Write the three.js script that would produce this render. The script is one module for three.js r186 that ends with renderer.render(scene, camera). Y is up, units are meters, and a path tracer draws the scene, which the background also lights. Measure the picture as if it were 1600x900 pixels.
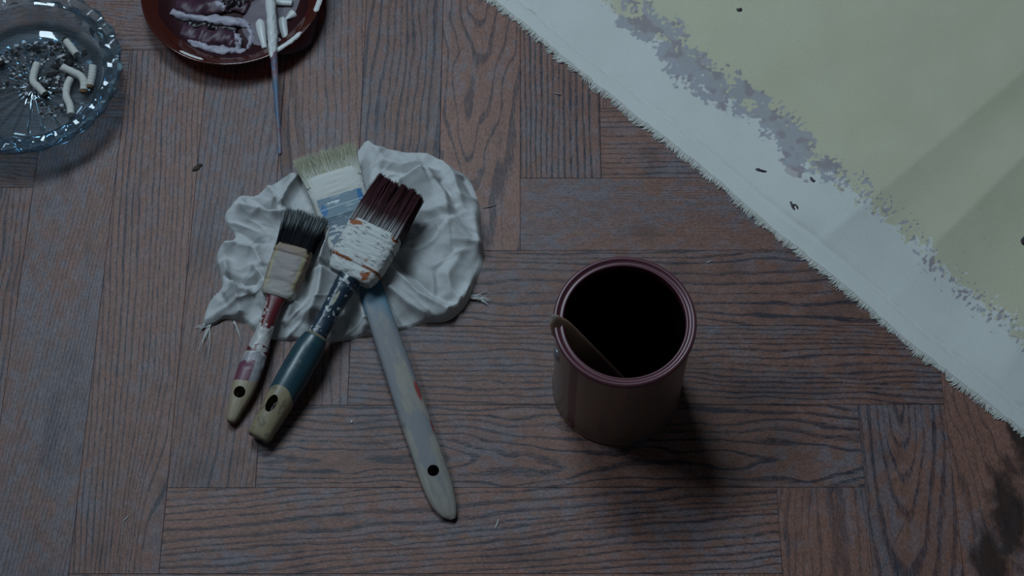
import * as THREE from 'three';
import { mergeGeometries, toCreasedNormals, mergeVertices } from 'three/addons/utils/BufferGeometryUtils.js';
import { RectAreaLightUniformsLib } from 'three/addons/lights/RectAreaLightUniformsLib.js';
import { Brush, Evaluator, SUBTRACTION } from 'three-bvh-csg';

// ------------------------------------------------------------------ camera, daylight, exposure
const scene = new THREE.Scene();
scene.background = new THREE.Color(0.5, 0.62, 0.72);
const camera = new THREE.PerspectiveCamera(19.357, 16 / 9, 0.05, 30);
camera.position.set(0, 1.2627, 0.60477);
camera.up.set(0.0079, 1, 0);
camera.lookAt(0, 0, 0);
const renderer = new THREE.WebGLRenderer({ antialias: true });
renderer.toneMapping = THREE.LinearToneMapping;
renderer.toneMappingExposure = 1.0;
renderer.shadowMap.enabled = true;
RectAreaLightUniformsLib.init();
const WIN = { x: -0.3, y: 1.5, z: -0.85, w: 0.46, h: 0.42 };             // roof window in the slope behind the top of the picture
const SIDE = { x: -0.92, y: 1.52, z: -0.45, w: 0.46, h: 0.46 };             // window in the wall beyond the left of the picture
const skyBlue = new THREE.Color(0.70, 0.90, 1.05);
const roofLight = new THREE.RectAreaLight(skyBlue, 18, WIN.w, WIN.h);
roofLight.name = 'roof_window_daylight';
roofLight.position.set(WIN.x, WIN.y - 0.012, WIN.z + 0.012);
roofLight.lookAt(WIN.x, WIN.y - 1, WIN.z + 1);
const sideLight = new THREE.RectAreaLight(skyBlue, 22, SIDE.w, SIDE.h);
sideLight.name = 'side_window_daylight';
sideLight.position.set(SIDE.x + 0.015, SIDE.y, SIDE.z);
sideLight.lookAt(0, SIDE.y, SIDE.z);
scene.add(roofLight, sideLight);

// ------------------------------------------------------------------ helpers
const V3 = (x, y, z) => new THREE.Vector3(x, y, z);
const clamp = (x, a = 0, b = 1) => Math.min(b, Math.max(a, x));
const lerp = (a, b, t) => a + (b - a) * t;
const sstep = (a, b, x) => { const t = clamp((x - a) / (b - a)); return t * t * (3 - 2 * t); };
function rng(seed) { let s = seed >>> 0; return () => { s = (s + 0x6d2b79f5) >>> 0; let t = Math.imul(s ^ (s >>> 15), 1 | s); t = (t + Math.imul(t ^ (t >>> 7), 61 | t)) ^ t; return ((t ^ (t >>> 14)) >>> 0) / 4294967296; }; }
function hash(x, y, s) { let h = Math.imul(x | 0, 374761393) + Math.imul(y | 0, 668265263) + Math.imul(s | 0, 1442695041); h = Math.imul(h ^ (h >>> 13), 1274126177); return ((h ^ (h >>> 16)) >>> 0) / 4294967296; }
function vn(x, y, s = 0) {
  const ix = Math.floor(x), iy = Math.floor(y); let fx = x - ix, fy = y - iy; fx = fx * fx * (3 - 2 * fx); fy = fy * fy * (3 - 2 * fy);
  const a = hash(ix, iy, s), b = hash(ix + 1, iy, s), c = hash(ix, iy + 1, s), d = hash(ix + 1, iy + 1, s);
  return a + (b - a) * fx + (c - a + (a - b - c + d) * fx) * fy;
}
function fbm(x, y, s = 0, n = 4) { let v = 0, a = 0.5, t = 0; for (let i = 0; i < n; i++) { v += a * vn(x, y, s + i * 17); t += a; a *= 0.5; x = x * 2.03 + 5.1; y = y * 2.03 + 3.7; } return v / t; }
const mix3 = (a, b, t) => [a[0] + (b[0] - a[0]) * t, a[1] + (b[1] - a[1]) * t, a[2] + (b[2] - a[2]) * t];
const enc = (v) => { v = clamp(v); return 255 * (v <= 0.0031308 ? v * 12.92 : 1.055 * Math.pow(v, 1 / 2.4) - 0.055); };
const ENC = new Uint8Array(4097); for (let i = 0; i <= 4096; i++) ENC[i] = Math.round(enc(i / 4096));
function tex(w, h, fn, srgb = true) {                                       // fn(u, v) gives linear colour; row 0 is v = 0
  const d = new Uint8Array(w * h * 4);
  for (let j = 0; j < h; j++) for (let i = 0; i < w; i++) {
    const c = fn((i + 0.5) / w, (j + 0.5) / h), k = (j * w + i) * 4;
    for (let q = 0; q < 3; q++) d[k + q] = srgb ? ENC[Math.round(clamp(c[q]) * 4096)] : Math.round(clamp(c[q]) * 255);
    d[k + 3] = 255;
  }
  const t = new THREE.DataTexture(d, w, h, THREE.RGBAFormat, THREE.UnsignedByteType);
  t.colorSpace = srgb ? THREE.SRGBColorSpace : THREE.NoColorSpace;
  t.magFilter = THREE.LinearFilter; t.minFilter = THREE.LinearFilter; t.wrapS = t.wrapT = THREE.RepeatWrapping; t.needsUpdate = true;
  return t;
}
const std = (r, g, b, rough = 0.8, extra = {}) => new THREE.MeshStandardMaterial({ color: new THREE.Color().setRGB(r, g, b), roughness: rough, side: THREE.DoubleSide, ...extra });
const phys = (r, g, b, rough, extra = {}) => new THREE.MeshPhysicalMaterial({ color: new THREE.Color().setRGB(r, g, b), roughness: rough, ...extra });
const used = {};
function numbered(n) { const k = used[n] = (used[n] ?? -1) + 1; return k ? `${n}_${String(k).padStart(3, '0')}` : n; }
function tag(o, label, category, group, kind) { if (label) o.userData.label = label; if (category) o.userData.category = category; if (group) o.userData.group = group; if (kind) o.userData.kind = kind; return o; }
function thing(name, label, category, pos = [0, 0, 0], group) {             // pos in millimetres
  const o = new THREE.Group(); o.name = numbered(name); o.position.set(pos[0] / 1000, pos[1] / 1000, pos[2] / 1000);
  scene.add(o); return tag(o, label, category, group);
}
function part(name, geo, mat, parent, label) {                              // geometry in millimetres about the parent
  geo.scale(0.001, 0.001, 0.001);
  const m = new THREE.Mesh(geo, mat); m.name = name; m.castShadow = m.receiveShadow = true;
  if (label) m.userData.label = label;
  parent.add(m); return m;
}
function solo(name, geo, mat, label, category, pos = [0, 0, 0], group, kind) {
  const m = part(numbered(name), geo, mat, scene); m.position.set(pos[0] / 1000, pos[1] / 1000, pos[2] / 1000); return tag(m, label, category, group, kind);
}
const curve = (pts, closed = false) => new THREE.CatmullRomCurve3(pts.map((p) => V3(p[0], p[1], p[2])), closed, 'centripetal');
const clean = (g) => { g = g.index ? g.toNonIndexed() : g; for (const k of Object.keys(g.attributes)) if (!['position', 'normal', 'uv', 'color'].includes(k)) g.deleteAttribute(k); return g; };
const merged = (list) => mergeGeometries(list.map(clean));
function paintGeo(g, c) { const n = g.attributes.position.count, a = new Float32Array(n * 3); for (let i = 0; i < n; i++) a.set(c, i * 3); g.setAttribute('color', new THREE.BufferAttribute(a, 3)); return g; }

// stations {s, w, t, e, y, z}: half width (z), half thickness (y), superellipse exponent, offsets. Axis x.
function loft(st, { na = 48, nl = 64, disp } = {}) {
  const s0 = st[0].s, s1 = st[st.length - 1].s, pos = [], uv = [], idx = [];
  const val = (k, s) => {
    let i = 0; while (i < st.length - 2 && s > st[i + 1].s) i++;
    const a = st[i], b = st[i + 1], dflt = k === 'e' ? 2 : 0, va = a[k] ?? dflt, vb = b[k] ?? dflt;
    const h = b.s - a.s, t = clamp((s - a.s) / h);
    const p = st[Math.max(0, i - 1)], q = st[Math.min(st.length - 1, i + 2)];
    const ma = i > 0 ? ((vb - (p[k] ?? dflt)) / (b.s - p.s)) * h : vb - va, mb = i < st.length - 2 ? (((q[k] ?? dflt) - va) / (q.s - a.s)) * h : vb - va;
    const lim = (m) => { const d = vb - va; return d === 0 ? 0 : Math.abs(m) > 3 * Math.abs(d) ? 3 * d * Math.sign(m * d) : m * d < 0 ? 0 : m; };
    const m0 = lim(ma), m1 = lim(mb), t2 = t * t, t3 = t2 * t;
    return (2 * t3 - 3 * t2 + 1) * va + (t3 - 2 * t2 + t) * m0 + (-2 * t3 + 3 * t2) * vb + (t3 - t2) * m1;
  };
  const ring = [...new Set([...Array(nl + 1).keys()].map((i) => lerp(s0, s1, i / nl)).concat(st.map((q) => q.s)))].sort((a, b) => a - b);
  for (const s of ring) {
    const w = val('w', s), t = val('t', s), e = val('e', s), oy = val('y', s), oz = val('z', s);
    for (let j = 0; j <= na; j++) {
      const a = (j % na) / na * 2 * Math.PI, c = Math.cos(a), n = Math.sin(a);
      let z = w * Math.sign(c) * Math.pow(Math.abs(c), 2 / e), y = t * Math.sign(n) * Math.pow(Math.abs(n), 2 / e);
      if (disp) { const d = disp(s, a, w), l = Math.hypot(z, y) || 1; z += d * z / l; y += d * y / l; }
      pos.push(s, y + oy, z + oz); uv.push((s - s0) / (s1 - s0), j / na);
    }
  }
  const R = ring.length, W = na + 1;
  for (let i = 0; i < R - 1; i++) for (let j = 0; j < na; j++) { const a = i * W + j; idx.push(a, a + 1, a + W, a + 1, a + W + 1, a + W); }
  for (const [i, flip] of [[0, 1], [R - 1, 0]]) {
    const s = ring[i], c = pos.length / 3; pos.push(s, val('y', s), val('z', s)); uv.push(i ? 1 : 0, 0.25);
    for (let j = 0; j < na; j++) { const a = i * W + j, b = i * W + (j + 1) % na; flip ? idx.push(c, b, a) : idx.push(c, a, b); }
  }
  const g = new THREE.BufferGeometry();
  g.setAttribute('position', new THREE.Float32BufferAttribute(pos, 3)); g.setAttribute('uv', new THREE.Float32BufferAttribute(uv, 2)); g.setIndex(idx);
  g.computeVertexNormals();
  const nn = g.attributes.normal;                                           // close the shading seam
  for (let i = 0; i < R; i++) { const a = i * W, b = a + na, v = V3(nn.getX(a) + nn.getX(b), nn.getY(a) + nn.getY(b), nn.getZ(a) + nn.getZ(b)).normalize(); nn.setXYZ(a, v.x, v.y, v.z); nn.setXYZ(b, v.x, v.y, v.z); }
  return g;
}
const sq = (v, e) => { const c = Math.cos(v * 2 * Math.PI); return Math.sign(c) * Math.pow(Math.abs(c), 2 / e); };
const ev = new Evaluator(); ev.attributes = ['position', 'normal', 'uv']; ev.useGroups = true;
function cut(geo, tool, m1, m2) {
  const a = new Brush(geo, m1), b = new Brush(tool, m2); a.updateMatrixWorld(); b.updateMatrixWorld();
  return ev.evaluate(a, b, SUBTRACTION);
}
// a tube whose radius follows r(t); flat < 1 squashes it upward
function tube(pts, r, { n = 24, na = 8, flat = 1, seed = 0, rough = 0 } = {}) {
  const c = Array.isArray(pts) ? curve(pts) : pts, pos = [], uv = [], idx = [];
  for (let i = 0; i <= n; i++) {
    const t = i / n, p = c.getPoint(t), T = c.getTangent(t), S = V3(T.z, 0, -T.x); if (S.length() < 1e-4) S.set(1, 0, 0); S.normalize(); const U = V3().crossVectors(T, S).multiplyScalar(-1); if (U.y < 0) U.multiplyScalar(-1);
    for (let j = 0; j <= na; j++) {
      const a = (j / na) * 2 * Math.PI, k = rough ? 1 + rough * (fbm(t * 9, (j % na) * 0.8, seed, 3) - 0.5) * 2 : 1, q = r(t) * k;
      pos.push(p.x + S.x * Math.cos(a) * q + U.x * Math.sin(a) * q * flat, p.y + S.y * Math.cos(a) * q + U.y * Math.sin(a) * q * flat, p.z + S.z * Math.cos(a) * q + U.z * Math.sin(a) * q * flat);
      uv.push(t, j / na);
    }
  }
  for (let i = 0; i < n; i++) for (let j = 0; j < na; j++) { const a = i * (na + 1) + j; idx.push(a, a + 1, a + na + 1, a + 1, a + na + 2, a + na + 1); }
  for (const i of [0, n]) { const p = c.getPoint(i / n), k = pos.length / 3; pos.push(p.x, p.y, p.z); uv.push(i / n, 0); for (let j = 0; j < na; j++) { const a = i * (na + 1) + j; idx.push(...(i ? [k, a, a + 1] : [k, a + 1, a])); } }
  const g = new THREE.BufferGeometry(); g.setAttribute('position', new THREE.Float32BufferAttribute(pos, 3)); g.setAttribute('uv', new THREE.Float32BufferAttribute(uv, 2)); g.setIndex(idx); g.computeVertexNormals(); return g;
}
function blob(x, y, z, rx, ry, rz, seed = 1, amp = 0.25, det = 3) {
  const g = mergeVertices(new THREE.IcosahedronGeometry(1, det).deleteAttribute('normal').deleteAttribute('uv')), p = g.attributes.position;
  for (let i = 0; i < p.count; i++) { const k = 1 + amp * ((vn(p.getX(i) * 2 + 9, p.getZ(i) * 2 + p.getY(i) * 1.3 + 4, seed) - 0.5) * 2); p.setXYZ(i, x + p.getX(i) * rx * k, y + p.getY(i) * ry * k, z + p.getZ(i) * rz * k); }
  g.setAttribute('uv', new THREE.Float32BufferAttribute(new Float32Array(p.count * 2), 2)); g.computeVertexNormals(); return g;
}
function bar(x0, x1, y0, y1, z0, z1) { const g = new THREE.BoxGeometry(x1 - x0, y1 - y0, z1 - z0); g.translate((x0 + x1) / 2, (y0 + y1) / 2, (z0 + z1) / 2); return g; }
const segDist = (px, pz, a, b) => { const dx = b[0] - a[0], dz = b[1] - a[1], t = clamp(((px - a[0]) * dx + (pz - a[1]) * dz) / (dx * dx + dz * dz || 1)); const qx = px - a[0] - t * dx, qz = pz - a[1] - t * dz; return [Math.hypot(qx, qz), Math.sign(dx * qz - dz * qx) || 1, t]; };
function polyDist(px, pz, pts) { let best = [1e9, 1, 0]; const n = pts.length - 1; for (let i = 0; i < n; i++) { const d = segDist(px, pz, pts[i], pts[i + 1]); if (d[0] < best[0]) best = [d[0], d[1], (i + d[2]) / n]; } return best; }

// ------------------------------------------------------------------ the room
const plaster = std(0.11, 0.115, 0.125, 0.95), trimPaint = std(0.6, 0.6, 0.58, 0.5);
const RX0 = SIDE.x * 1000, RX1 = 1500, RZ1 = 1500, KNEE = 700, RZ0 = WIN.z * 1000 - (WIN.y * 1000 - KNEE), RH = 2600, WT = 120;   // an attic: low back wall, 45 degree slope, ceiling
const structure = (name, geo, mat) => tag(part(name, geo, mat, scene), null, null, null, 'structure');
const SLOPE = (RH - KNEE) * Math.SQRT2, slopeZ = RZ0 + (RH - KNEE);
structure('ceiling', bar(RX0 - WT, RX1 + WT, RH, RH + WT, slopeZ - 80, RZ1 + WT), plaster);
const sz = SIDE.z * 1000, sy = SIDE.y * 1000, sw = SIDE.w * 500 + 40, sh = SIDE.h * 500 + 40;
structure('wall_left', merged([bar(RX0 - WT, RX0, -40, RH, RZ0 - WT, sz - sw), bar(RX0 - WT, RX0, -40, RH, sz + sw, RZ1 + WT), bar(RX0 - WT, RX0, -40, sy - sh, sz - sw, sz + sw), bar(RX0 - WT, RX0, sy + sh, RH, sz - sw, sz + sw)]), plaster);
{ const w = new THREE.Group(); w.name = 'window_2'; w.userData.kind = 'structure'; scene.add(w);
  part('window_frame', merged([bar(RX0 - 70, RX0 - 20, sy - sh, sy + sh, sz - sw, sz - sw + 40), bar(RX0 - 70, RX0 - 20, sy - sh, sy + sh, sz + sw - 40, sz + sw), bar(RX0 - 70, RX0 - 20, sy - sh, sy - sh + 40, sz - sw + 40, sz + sw - 40), bar(RX0 - 70, RX0 - 20, sy + sh - 40, sy + sh, sz - sw + 40, sz + sw - 40)]), trimPaint, w);
  part('pane', bar(RX0 - 48, RX0 - 44, sy - sh + 40, sy + sh - 40, sz - sw + 40, sz + sw - 40), phys(1, 1, 1, 0.02, { transmission: 1, thickness: 0 }), w);
}
structure('wall_right', bar(RX1, RX1 + WT, -40, RH, RZ0 - WT, RZ1 + WT), plaster);
structure('wall_front', bar(RX0, RX1, -40, RH, RZ1, RZ1 + WT), std(0.3, 0.29, 0.28, 0.95));
structure('wall_back', bar(RX0, RX1, -40, KNEE + 60, RZ0 - WT, RZ0), plaster);
{ const tip = (g) => g.rotateX(Math.PI / 4).translate(0, KNEE, RZ0);        // built upright (y up the slope, room on +z), then leaned into the room
  const cx = WIN.x * 1000, cy = (WIN.y * 1000 - KNEE) * Math.SQRT2, hw = WIN.w * 500 + 40, hh = WIN.h * 500 + 40;
  structure('wall_slope', tip(merged([bar(RX0, cx - hw, -60, SLOPE + 60, -WT, 0), bar(cx + hw, RX1, -60, SLOPE + 60, -WT, 0), bar(cx - hw, cx + hw, -60, cy - hh, -WT, 0), bar(cx - hw, cx + hw, cy + hh, SLOPE + 60, -WT, 0)])), plaster);
  const w = new THREE.Group(); w.name = 'window_1'; w.userData.kind = 'structure'; scene.add(w);
  part('window_frame', tip(merged([bar(cx - hw, cx - hw + 40, cy - hh, cy + hh, -70, -20), bar(cx + hw - 40, cx + hw, cy - hh, cy + hh, -70, -20), bar(cx - hw + 40, cx + hw - 40, cy - hh, cy - hh + 40, -70, -20), bar(cx - hw + 40, cx + hw - 40, cy + hh - 40, cy + hh, -70, -20)])), trimPaint, w);
  part('pane', tip(bar(cx - hw + 40, cx + hw - 40, cy - hh + 40, cy + hh - 40, -48, -44)), phys(1, 1, 1, 0.02, { transmission: 1, thickness: 0 }), w);
}

// ------------------------------------------------------------------ the herringbone oak floor
const floor = new THREE.Group(); floor.name = 'floor'; floor.userData.kind = 'structure';
floor.position.set(0.27512, 0, 0.1091); floor.rotation.y = -0.01823; scene.add(floor);
const PW = 69.44, PL = 478.5, LW = PL / PW;
part('subfloor', bar(-1300, 1400, -38, -9.2, -1900, 1550), std(0.03, 0.022, 0.02, 0.9), floor);
function woodTexture(seed, o = {}) {
  const r = rng(seed * 7919 + 13), sp = (o.sp ?? lerp(3.2, 5.2, r())) * 0.85, side = r() < 0.5 ? -1 : 1;
  const v0 = o.v0 ?? (r() < 0.45 ? lerp(15, 55, r()) : PW / 2 + side * lerp(60, 260, r())), d0 = o.d ?? lerp(-25, 25, r()), k = o.k ?? lerp(-0.12, 0.12, r()), drift = o.drift ?? lerp(-0.05, 0.05, r());
  const warp = o.warp ?? lerp(2.5, 6.5, r()), con = o.con ?? lerp(0.72, 0.95, r()), warm = o.warm ?? lerp(-0.15, 0.2, r()), wl = lerp(0.14, 0.26, r()), bright = o.bright ?? lerp(0.9, 1.12, r());
  const scr = [...Array(3)].map(() => [r() * PL, r() * PW, lerp(-0.6, 0.6, r()), 30 + r() * 90]);
  return tex(1152, 168, (uu, vv) => {
    const u = uu * PL, v = vv * PW;
    const wob = (fbm(u / 70, v / 22, seed, 3) - 0.5) * 2 * warp + (vn(u / 40, v / 6, seed + 5) - 0.5) * 1.2 + (vn(u / 6, v / 0.8, seed + 6) - 0.5) * 0.42;
    const dv = v - v0 - drift * (u - PL / 2) - (o.fan ? 26 * sstep(0.5, 1, uu) ** 2 * Math.exp(-(((v - 16) / 22) ** 2)) : 0), dd = d0 + k * (u - PL / 2), R = Math.sqrt(dv * dv + dd * dd) + wob;
    let ph = R / sp + (vn(R / 21, 0.5, seed + 9) - 0.5) * 2.2; const id = Math.floor(ph), f = ph - id;
    const str = 0.55 + 0.5 * hash(id, 3, seed), q = wl * (0.7 + 0.9 * hash(id, 8, seed)), dl = f < 0.7 ? 1 - sstep(q * 0.55, q * 1.5, f) : sstep(0.92, 0.99, f);
    const p1 = vn(u / 6, v / 0.42, seed + 21), p2 = vn(u / 1.7, v / 0.4, seed + 25);
    const pore = sstep(0.42, 0.72, p1 * 0.6 + p2 * 0.4);
    let dark = clamp(dl * str * (0.62 + 0.5 * pore) + 0.4 * pore * (0.34 + 0.8 * dl)) * con;
    const mott = fbm(u / 46, v / 26, seed + 31, 4), m2 = fbm(u / 9, v / 5, seed + 41, 3);
    dark = clamp(dark + sstep(0.6, 0.8, mott) * 0.28);
    let c = mix3([0.2, 0.099, 0.073], [0.145, 0.115, 0.124], clamp(sstep(0.35, 0.7, m2) * 0.7 - warm + (vn(u / 60, v / 30, seed + 51) - 0.5)));
    const g = (0.66 + 0.68 * vn(u / 1.3, v / 0.6, seed + 61)) * (0.85 + 0.3 * m2) * bright;
    c = [c[0] * g, c[1] * g, c[2] * g];
    c = mix3(c, [0.018, 0.017, 0.028], dark * 0.97);
    if (o.stain) { const q = o.stain(u, v, seed); if (q > 0) c = mix3(c, [0.018, 0.011, 0.009], q); }
    for (const s of scr) { const x = u - s[0], y = v - s[1] - x * s[2]; if (x > 0 && x < s[3] && Math.abs(y) < 0.35) c = mix3(c, [0.03, 0.022, 0.026], 0.45); }
    return c;
  });
}
function plankGeo() {                                                       // top at y = 0, chamfered edges, grain along x
  const L = PL - 0.2, W = PW - 0.2, c = 0.22, T = 9, pos = [], uv = [];
  const P = (x, y, z) => [x, y, z];
  const a = [P(c, 0, c), P(L - c, 0, c), P(L - c, 0, W - c), P(c, 0, W - c)], b = [P(0, -c, 0), P(L, -c, 0), P(L, -c, W), P(0, -c, W)], d = b.map((q) => P(q[0], -T, q[2]));
  const quad = (p, q, r, s) => { for (const t of [p, r, q, p, s, r]) { pos.push(t[0] + 0.1, t[1], t[2] + 0.1); uv.push(t[0] / PL, t[2] / PW); } };
  quad(a[0], a[1], a[2], a[3]);
  for (let i = 0; i < 4; i++) { const j = (i + 1) % 4; quad(b[i], b[j], a[j], a[i]); quad(d[i], d[j], b[j], b[i]); }
  const g = new THREE.BufferGeometry(); g.setAttribute('position', new THREE.Float32BufferAttribute(pos, 3)); g.setAttribute('uv', new THREE.Float32BufferAttribute(uv, 2)); g.computeVertexNormals(); g.scale(0.001, 0.001, 0.001); return g;
}
const PLANK = plankGeo();
const woodMat = (t) => new THREE.MeshPhysicalMaterial({ map: t, bumpMap: t, bumpScale: 0.00035, roughness: 0.47, specularIntensity: 0.55, side: THREE.DoubleSide });
const rand = rng(77), generic = [];
for (let i = 0; i < 5; i++) generic.push(woodMat(woodTexture(900 + i)));
const knot = (u0, v0, ru, rv) => (u, v, s) => sstep(1.25, 0.55, Math.hypot((u - u0) / ru, (v - v0) / rv) + (fbm(u / 9, v / 7, s + 3, 3) - 0.5) * 0.9) * 0.85;
const special = {                                                           // boards with a figure one can make out
  'V0,0': { v0: 42, d: 40, k: 0.16, sp: 8, warp: 4.5, warm: -0.05, con: 0.8, drift: 0.03 },
  'V0,1': { v0: 20, d: 40, k: 0.2, sp: 9, warp: 9, warm: 0.25, con: 0.6, stain: (u, v, s) => Math.max(knot(95, 12, 26, 9)(u, v, s), knot(160, 30, 40, 14)(u, v, s), knot(200, 48, 30, 14)(u, v, s)) },
  'V0,-1': { v0: 30, d: 10, k: 0.1, sp: 7, warp: 6, warm: 0.05, con: 0.55 },
  'V-1,-2': { v0: -140, d: 0, k: 0, sp: 5.8, warp: 2.2, warm: 0.1, con: 0.95, drift: -0.05, fan: 1 },
  'V-1,-3': { v0: 240, d: 0, k: 0, sp: 3.6, warp: 3, warm: -0.35, con: 0.6, drift: 0.12 },
  'V-1,-1': { v0: -120, d: 0, k: 0, sp: 5.4, warp: 3, warm: -0.1, con: 0.8, drift: 0.06 },
  'V-1,0': { v0: -170, d: 0, k: 0, sp: 7.6, warp: 4, warm: -0.1, con: 0.9, drift: -0.06 },
  'V-1,1': { v0: 260, d: 0, k: 0, sp: 8.6, warp: 5, warm: -0.15, con: 0.95, drift: 0.04 },
  'V-1,2': { v0: 36, d: 6, k: 0.16, sp: 14, warp: 9, warm: 0.3, con: 0.85, bright: 1.1 },
  'V-1,3': { v0: -200, d: 0, k: 0, sp: 6.2, warp: 1.6, warm: 0, con: 1, drift: 0 },
  'H0,-4': { v0: -90, d: 0, k: 0, sp: 6.2, warp: 2, warm: 0.1, con: 0.85, drift: 0 },
  'H0,-3': { v0: 200, d: 0, k: 0, sp: 2.4, warp: 2, warm: -0.1, con: 0.55, drift: 0 },
  'H0,-2': { v0: 95, d: 20, k: 0.06, sp: 10, warp: 6, warm: 0.05, con: 0.9, drift: -0.02 },
  'H0,-1': { v0: -110, d: 0, k: 0, sp: 6.4, warp: 5.5, warm: 0.05, con: 0.9, drift: 0.02 },
  'H0,0': { v0: 46, d: 14, k: 0.05, sp: 6.8, warp: 7, warm: 0.05, con: 0.95, drift: 0 },
  'H0,1': { v0: 130, d: 0, k: 0, sp: 7.6, warp: 5, warm: 0.12, con: 0.85, drift: -0.09 },
};
const spares = [];
function layPlank(kind, fam, n) {
  const m = new THREE.Matrix4(), x0 = kind === 'H' ? -n * PW - PL : n * PW, z0 = kind === 'H' ? n * PW : -n * PW, sx = kind === 'H' ? fam * PL : 0, sz = kind === 'H' ? fam * PL : 0;
  let x, z, w, h;
  if (kind === 'H') { x = x0 + sx; z = z0 + sz; w = PL; h = PW; } else { const i = n; x = (i + fam * LW) * PW; z = -i * PW + fam * PL; w = PW; h = PL; }
  if (x > 1000 || x + w < -1800 || z > 1300 || z + h < -2200) return;
  const wx0 = x + 275, wx1 = wx0 + w, wz0 = z + 109, wz1 = wz0 + h;
  if (wx0 > 1490 || wx1 < RX0 + 10 || wz0 > 1490 || wz1 < RZ0 + 10) return;
  const seen = wx1 > -455 && wx0 < 460 && wz1 > -290 && wz0 < 245 && (polyDist((wx0 + wx1) / 2, (wz0 + wz1) / 2, [[-13, -288], [405, 138]])[1] > 0 || [[wx0, wz1], [wx0, wz0]].some((c) => (c[0] + 13) * 0.714 - (c[1] + 288) * 0.7 < -4));
  if (kind === 'H') m.makeTranslation(x / 1000, 0, z / 1000); else m.makeRotationY(-Math.PI / 2).setPosition((x + PW) / 1000, 0, z / 1000);
  const id = `${kind}${fam},${n}`;
  if (!seen) { spares.push(PLANK.clone().applyMatrix4(m)); return; }
  const seed = 100 + Math.floor(rand() * 5000);
  const mesh = new THREE.Mesh(PLANK, woodMat(woodTexture(seed, special[id])));
  mesh.name = numbered('plank'); mesh.castShadow = mesh.receiveShadow = true; mesh.applyMatrix4(m); mesh.position.y = (rand() - 0.5) * 0.00025; floor.add(mesh);
}
for (let fam = -3; fam <= 3; fam++) for (let n = -30; n <= 30; n++) { layPlank('H', fam, n); layPlank('V', fam, n); }
{ const g = mergeGeometries(spares), m = new THREE.Mesh(g, generic[0]); m.name = 'outer_planks'; m.receiveShadow = true; m.userData.kind = 'stuff'; floor.add(m); }

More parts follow.
